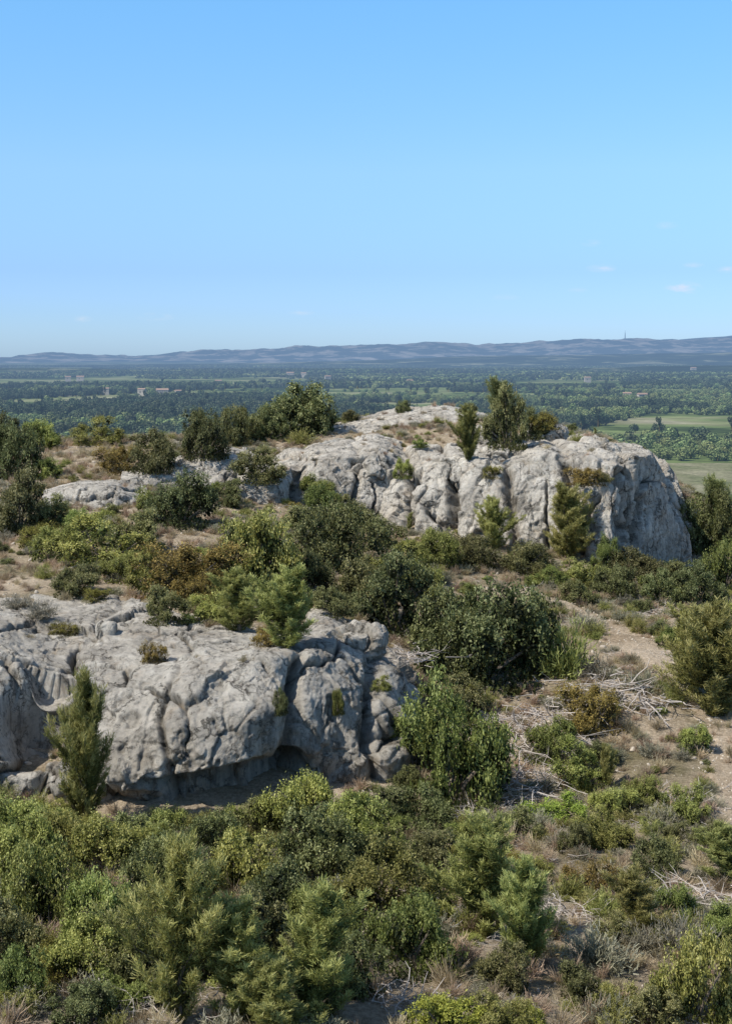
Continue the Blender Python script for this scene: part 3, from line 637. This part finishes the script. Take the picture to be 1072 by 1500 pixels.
def fartree(name,mat,seed,Hh,Wd,nl,n,ls):
    rng=np.random.default_rng(seed); lob=np.stack([rng.normal(size=nl)*Wd*.25,rng.normal(size=nl)*Wd*.25,rng.uniform(.3,.85,nl)*Hh],-1); rad=rng.uniform(.2,.36,nl)*Wd
    i=rng.integers(0,nl,n); d=rv(n,rng); C=lob[i]+d*rad[i][:,None]*np.array([1,1,max(1,Hh/Wd*.6)]); C[:,2]=np.maximum(C[:,2],0.3); Nn=d+rv(n,rng)*.5; Nn/=np.linalg.norm(Nn,axis=1,keepdims=True)
    V,Fc=leaves(C,Nn,ls,ls*.8,rng); lv=np.clip(rng.uniform(.1,.8,n)+.2*d[:,2],0,1); v,f=tube([(0,0,-1),(0,0,Hh*.6)],[.35,.15])
    return assemble(name,[(V,Fc,np.repeat(lv,4),0),(v,f,np.zeros(len(v)),1)],[mat,M_bark])
FT=[fartree('ft',M_ftree,700+i,10,10,8,420,1.6) for i in range(3)]+[fartree('fl',M_ftreeL,710+i,8,9,7,380,1.5) for i in range(2)]+[fartree('fc',M_ftree,720,13,4,8,260,1.3)]
g=np.random.default_rng(33)
n=26000; y=np.sqrt(g.uniform(560**2,2900**2,n)); x=g.uniform(-.36,.36,n)*y; q=np.stack([x,y,x*0],-1)
rot_=q@np.array([[.94,.34,0],[-.34,.94,0],[0,0,1]])
cx_=np.floor(rot_[:,0]/230).astype(np.int64); cy_=np.floor(rot_[:,1]/380).astype(np.int64)
fld=_h(cx_,cy_,cx_*0,3)
ex=np.abs((rot_[:,0]/230)%1-.5); ey=np.abs((rot_[:,1]/380)%1-.5); hedge=(ex>.475)|(ey>.48)
dn=fbm(q,260,4,.55,91); ok=((fld<.58)|(hedge&(g.uniform(size=n)<.5))|((y>830)&(y<1000)))&(dn>-.35)&~((x>90)&(x<425)&(y>622)&(y<822)); x=x[ok];y=y[ok];dn=dn[ok];n=len(x); hd=hedge[ok]; fd=fld[ok]
lt=fbm(q[ok],200,3,.5,95); isl=(lt+g.normal(size=n)*.10+(fd-.3)*.5>0.13)|((y>815)&(y<1000)&(g.uniform(size=n)<.7)); idx=np.where(isl,3+g.integers(0,2,n),np.where(hd&(g.uniform(size=n)<.6),5,g.integers(0,3,n)))
s_=g.uniform(.5,1.25,n); z=plainz(x,y)
scatter('plain_woodland',FT,np.stack([x,y,z],-1),idx,np.stack([x*0,x*0,g.uniform(0,6.28,n)],-1),np.stack([s_,s_,s_*g.uniform(.8,1.2,n)],-1))
def grove(name,mat,seed):
    rng=np.random.default_rng(seed); n=26; c=np.stack([rng.normal(size=n)*42,rng.normal(size=n)*14,rng.uniform(2,5,n)],-1); k=26
    d=rv(n*k,rng); d[:,2]=np.abs(d[:,2]); C=np.repeat(c,k,0)+d*np.array([6,6,4.5]); V,Fc=leaves(C,d,5,4,rng); lv=np.clip(np.repeat(rng.uniform(.1,.9,n),k)+rng.normal(size=n*k)*.1,0,1)
    return assemble(name,[(V,Fc,np.repeat(lv,4),0)],[mat])
GV=[grove('g',M_ftree,800+i) for i in range(3)]+[grove('gl',M_ftreeL,810)]
n=7000; y=np.sqrt(g.uniform(2700**2,9000**2,n)); x=g.uniform(-.36,.36,n)*y; q=np.stack([x,y,x*0],-1); dn=fbm(q*np.array([1,.5,1]),500,4,.55,93); ok=dn>0.06; x=x[ok];y=y[ok];n=len(x)
scatter('plain_groves',GV,np.stack([x,y,plainz(x,y)],-1),g.choice(4,n,p=[.26,.26,.26,.22]),np.stack([x*0,x*0,g.normal(size=n)*.25],-1),np.stack([g.uniform(.7,1.4,n)]*3,-1))

# farmhouses
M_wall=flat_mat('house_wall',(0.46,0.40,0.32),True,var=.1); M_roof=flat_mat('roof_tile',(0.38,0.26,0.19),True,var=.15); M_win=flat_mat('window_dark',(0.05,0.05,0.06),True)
def boxmesh(name,x0,x1,y0,y1,z0,z1,mat):
    V=[(x,y,z) for z in (z0,z1) for y in (y0,y1) for x in (x0,x1)]; Fc=[(0,2,3,1),(4,5,7,6),(0,1,5,4),(2,6,7,3),(0,4,6,2),(1,3,7,5)]
    return mesh_from(name,V,Fc,mat,False)
def house(a,d,w,rot,zoff=0):
    x=(a-CX)/F*d; z=float(plainz(np.array([x]),np.array([float(d)]))[0])
    e=bpy.data.objects.new('farmhouse',None); sc.collection.objects.link(e); e.location=(x,d,z+zoff); e.rotation_euler=(0,0,rot)
    dp=w*.5; h=5.5
    def ch(nm,me): o=obj(nm,me); o.parent=e
    ch('walls',boxmesh('walls',-w/2,w/2,-dp/2,dp/2,-zoff-1,h,M_wall))
    V=[(-w/2-.5,-dp/2-.5,h),(w/2+.5,-dp/2-.5,h),(w/2+.5,dp/2+.5,h),(-w/2-.5,dp/2+.5,h),(-w/2-.5,0,h+dp*.3),(w/2+.5,0,h+dp*.3)]
    me=bpy.data.meshes.new('roof'); me.from_pydata(V,[],[(0,1,5,4),(2,3,4,5),(0,4,3),(1,2,5),(0,3,2,1)]); me.materials.append(M_roof); ch('roof',me)
    k=0
    for fx in np.linspace(-.38,.38,5):
        for zz in (0.9,3.5):
            ch('window_%d'%k,boxmesh('w',fx*w-.5,fx*w+.5,-dp/2-.05,-dp/2+.02,zz,zz+1.3,M_win)); k+=1
    ch('door',boxmesh('d',-.1*w-.6,-.1*w+.6,-dp/2-.06,-dp/2+.02,-.5,2.3,M_win))
for a in [(238,2150,18,.2,5),(208,2200,12,-.3,5),(155,2250,11,.1,5),(262,2100,11,.5,5),(940,1900,13,.3,5),(918,1950,11,-.2,5),(425,4200,22,.1,8),(445,4150,16,-.2,8),(118,3500,18,.1,7),(100,3500,14,.2,7),(1015,4900,19,.1,12),(600,2900,13,.3,6),(320,2900,13,.2,6),(480,3600,15,.3,7),(860,3200,14,.1,6)]: house(*a)
M_mast=flat_mat('mast_steel',(0.10,0.11,0.13),True)
def mast():
    x=(915-CX)/F*16000; z0=165; parts=[]; Hm=105
    for sx,sy in ((-1,-1),(1,-1),(1,1),(-1,1)):
        v,f=tube([(sx*7,sy*7,-50),(sx*3.0,sy*3.0,Hm*.6),(sx*1.6,sy*1.6,Hm)],[2,1.6,1.2],4); parts.append((v,f,np.zeros(len(v)),0))
    for i in range(10):
        za=Hm*i/10; zb=Hm*(i+1)/10; ra=7-5.4*i/10; rb=7-5.4*(i+1)/10
        for (s1,t1,s2,t2) in ((-1,-1,1,-1),(1,-1,1,1),(1,1,-1,1),(-1,1,-1,-1)):
            v,f=tube([(s1*ra,t1*ra,za),(s2*rb,t2*rb,zb)],[.9,.9],3); parts.append((v,f,np.zeros(len(v)),0))
    v,f=tube([(0,0,Hm),(0,0,Hm+25)],[1.8,1.0],5); parts.append((v,f,np.zeros(len(v)),0))
    o=obj('radio_mast',assemble('radio_mast',parts,[M_mast])); o.location=(x,16000,z0)
mast()

# ------------------------------------------------------------ light, sky, camera
sv=Vector((-0.60,-0.36,0.80)).normalized(); el=math.asin(sv.z); az=math.atan2(sv.x,sv.y)
sd=bpy.data.lights.new('sun','SUN'); sd.energy=5.0; sd.angle=math.radians(0.5); sd.color=(1.0,0.94,0.84); so=bpy.data.objects.new('sun',sd); sc.collection.objects.link(so); so.rotation_euler=sv.to_track_quat('Z','Y').to_euler(); so.location=(-40,-20,80)
w=bpy.data.worlds.new('World'); sc.world=w; w.use_nodes=True; t=w.node_tree; t.nodes.clear()
out=t.nodes.new('ShaderNodeOutputWorld'); bg=t.nodes.new('ShaderNodeBackground'); sk=t.nodes.new('ShaderNodeTexSky'); sk.sky_type='NISHITA'; sk.sun_disc=False
sk.sun_elevation=el; sk.sun_rotation=az; sk.air_density=1.0; sk.dust_density=0.6; sk.ozone_density=1.5; sk.altitude=200
bg.inputs[1].default_value=0.11
tc=t.nodes.new('ShaderNodeTexCoord')
sp=t.nodes.new('ShaderNodeSeparateXYZ'); t.links.new(tc.outputs['Generated'],sp.inputs[0])
rp=t.nodes.new('ShaderNodeValToRGB'); t.links.new(sp.outputs[2],rp.inputs[0]); e=rp.color_ramp.elements
stops=[(0.0,(.41,.60,1.0)),(0.03,(.36,.535,.91)),(0.06,(.355,.505,.86)),(0.13,(.49,.655,.845)),(0.245,(.50,.80,.96)),(0.5,(.44,.50,.54)),(1.0,(.42,.45,.48))]
while len(e)<len(stops): e.new(.5)
for i,(p_,c_) in enumerate(stops): e[i].position=p_; e[i].color=(*c_,1)
mt=t.nodes.new('ShaderNodeVectorMath'); mt.operation='MULTIPLY'; t.links.new(sk.outputs[0],mt.inputs[0]); t.links.new(rp.outputs[0],mt.inputs[1])
m2x=t.nodes.new('ShaderNodeVectorMath'); m2x.operation='SCALE'; t.links.new(mt.outputs[0],m2x.inputs[0]); m2x.inputs['Scale'].default_value=2.0
prev=m2x.outputs[0]
nz=t.nodes.new('ShaderNodeTexNoise'); mp=t.nodes.new('ShaderNodeMapping'); mp.inputs['Scale'].default_value=(60,60,190); t.links.new(tc.outputs['Generated'],mp.inputs[0]); t.links.new(mp.outputs[0],nz.inputs['Vector']); nz.inputs['Scale'].default_value=1; nz.inputs['Detail'].default_value=6; nz.inputs['Roughness'].default_value=.6
acc=None
for (a,e_,rx,rz,s_) in [(1000,422,24,9,1.3),(880,393,20,6,.9),(975,330,16,5,.5),(1065,395,14,5,.7),(865,356,14,5,.4),(228,464,26,6,.7),(120,467,14,5,.6),(442,458,18,4,.5),(1015,388,14,4,.5),(740,436,20,5,.25),(845,425,14,4,.3)]:
    d=Vector(((a-CX)/F,1,(HY-e_)/F)).normalized()
    vm=t.nodes.new('ShaderNodeVectorMath'); vm.operation='SUBTRACT'; t.links.new(tc.outputs['Generated'],vm.inputs[0]); vm.inputs[1].default_value=d
    m2=t.nodes.new('ShaderNodeVectorMath'); m2.operation='MULTIPLY'; t.links.new(vm.outputs[0],m2.inputs[0]); m2.inputs[1].default_value=(F/rx,F/rx*.5,F/rz)
    ln=t.nodes.new('ShaderNodeVectorMath'); ln.operation='LENGTH'; t.links.new(m2.outputs[0],ln.inputs[0])
    mr=t.nodes.new('ShaderNodeMapRange'); t.links.new(ln.outputs['Value'],mr.inputs[0]); mr.inputs[1].default_value=0; mr.inputs[2].default_value=1.2; mr.inputs[3].default_value=s_; mr.inputs[4].default_value=0
    if acc is None: acc=mr.outputs[0]
    else:
        ad=t.nodes.new('ShaderNodeMath'); ad.operation='ADD'; t.links.new(acc,ad.inputs[0]); t.links.new(mr.outputs[0],ad.inputs[1]); acc=ad.outputs[0]
mr=t.nodes.new('ShaderNodeMapRange'); t.links.new(nz.outputs['Fac'],mr.inputs[0]); mr.inputs[1].default_value=.38; mr.inputs[2].default_value=.68
mu=t.nodes.new('ShaderNodeMath'); mu.operation='MULTIPLY'; t.links.new(acc,mu.inputs[0]); t.links.new(mr.outputs[0],mu.inputs[1])
mxn=t.nodes.new('ShaderNodeMix'); mxn.data_type='RGBA'; t.links.new(mu.outputs[0],mxn.inputs[0]); t.links.new(prev,mxn.inputs[6]); mxn.inputs[7].default_value=(6.5,7.2,8.2,1)
t.links.new(mxn.outputs[2],bg.inputs[0]); t.links.new(bg.outputs[0],out.inputs[0])
cd=bpy.data.cameras.new('camera'); cam=bpy.data.objects.new('camera',cd); sc.collection.objects.link(cam); cam.location=(0,0,0); cam.rotation_euler=(math.radians(90),0,0)
cd.sensor_fit='VERTICAL'; cd.sensor_height=36; cd.lens=36*F/1500; cd.shift_y=-(750-HY)/1500; cd.clip_start=0.5; cd.clip_end=100000
sc.camera=cam
sc.view_settings.view_transform='Standard'; sc.view_settings.look='None'; sc.view_settings.exposure=0
print('OBJ',len(bpy.data.objects))
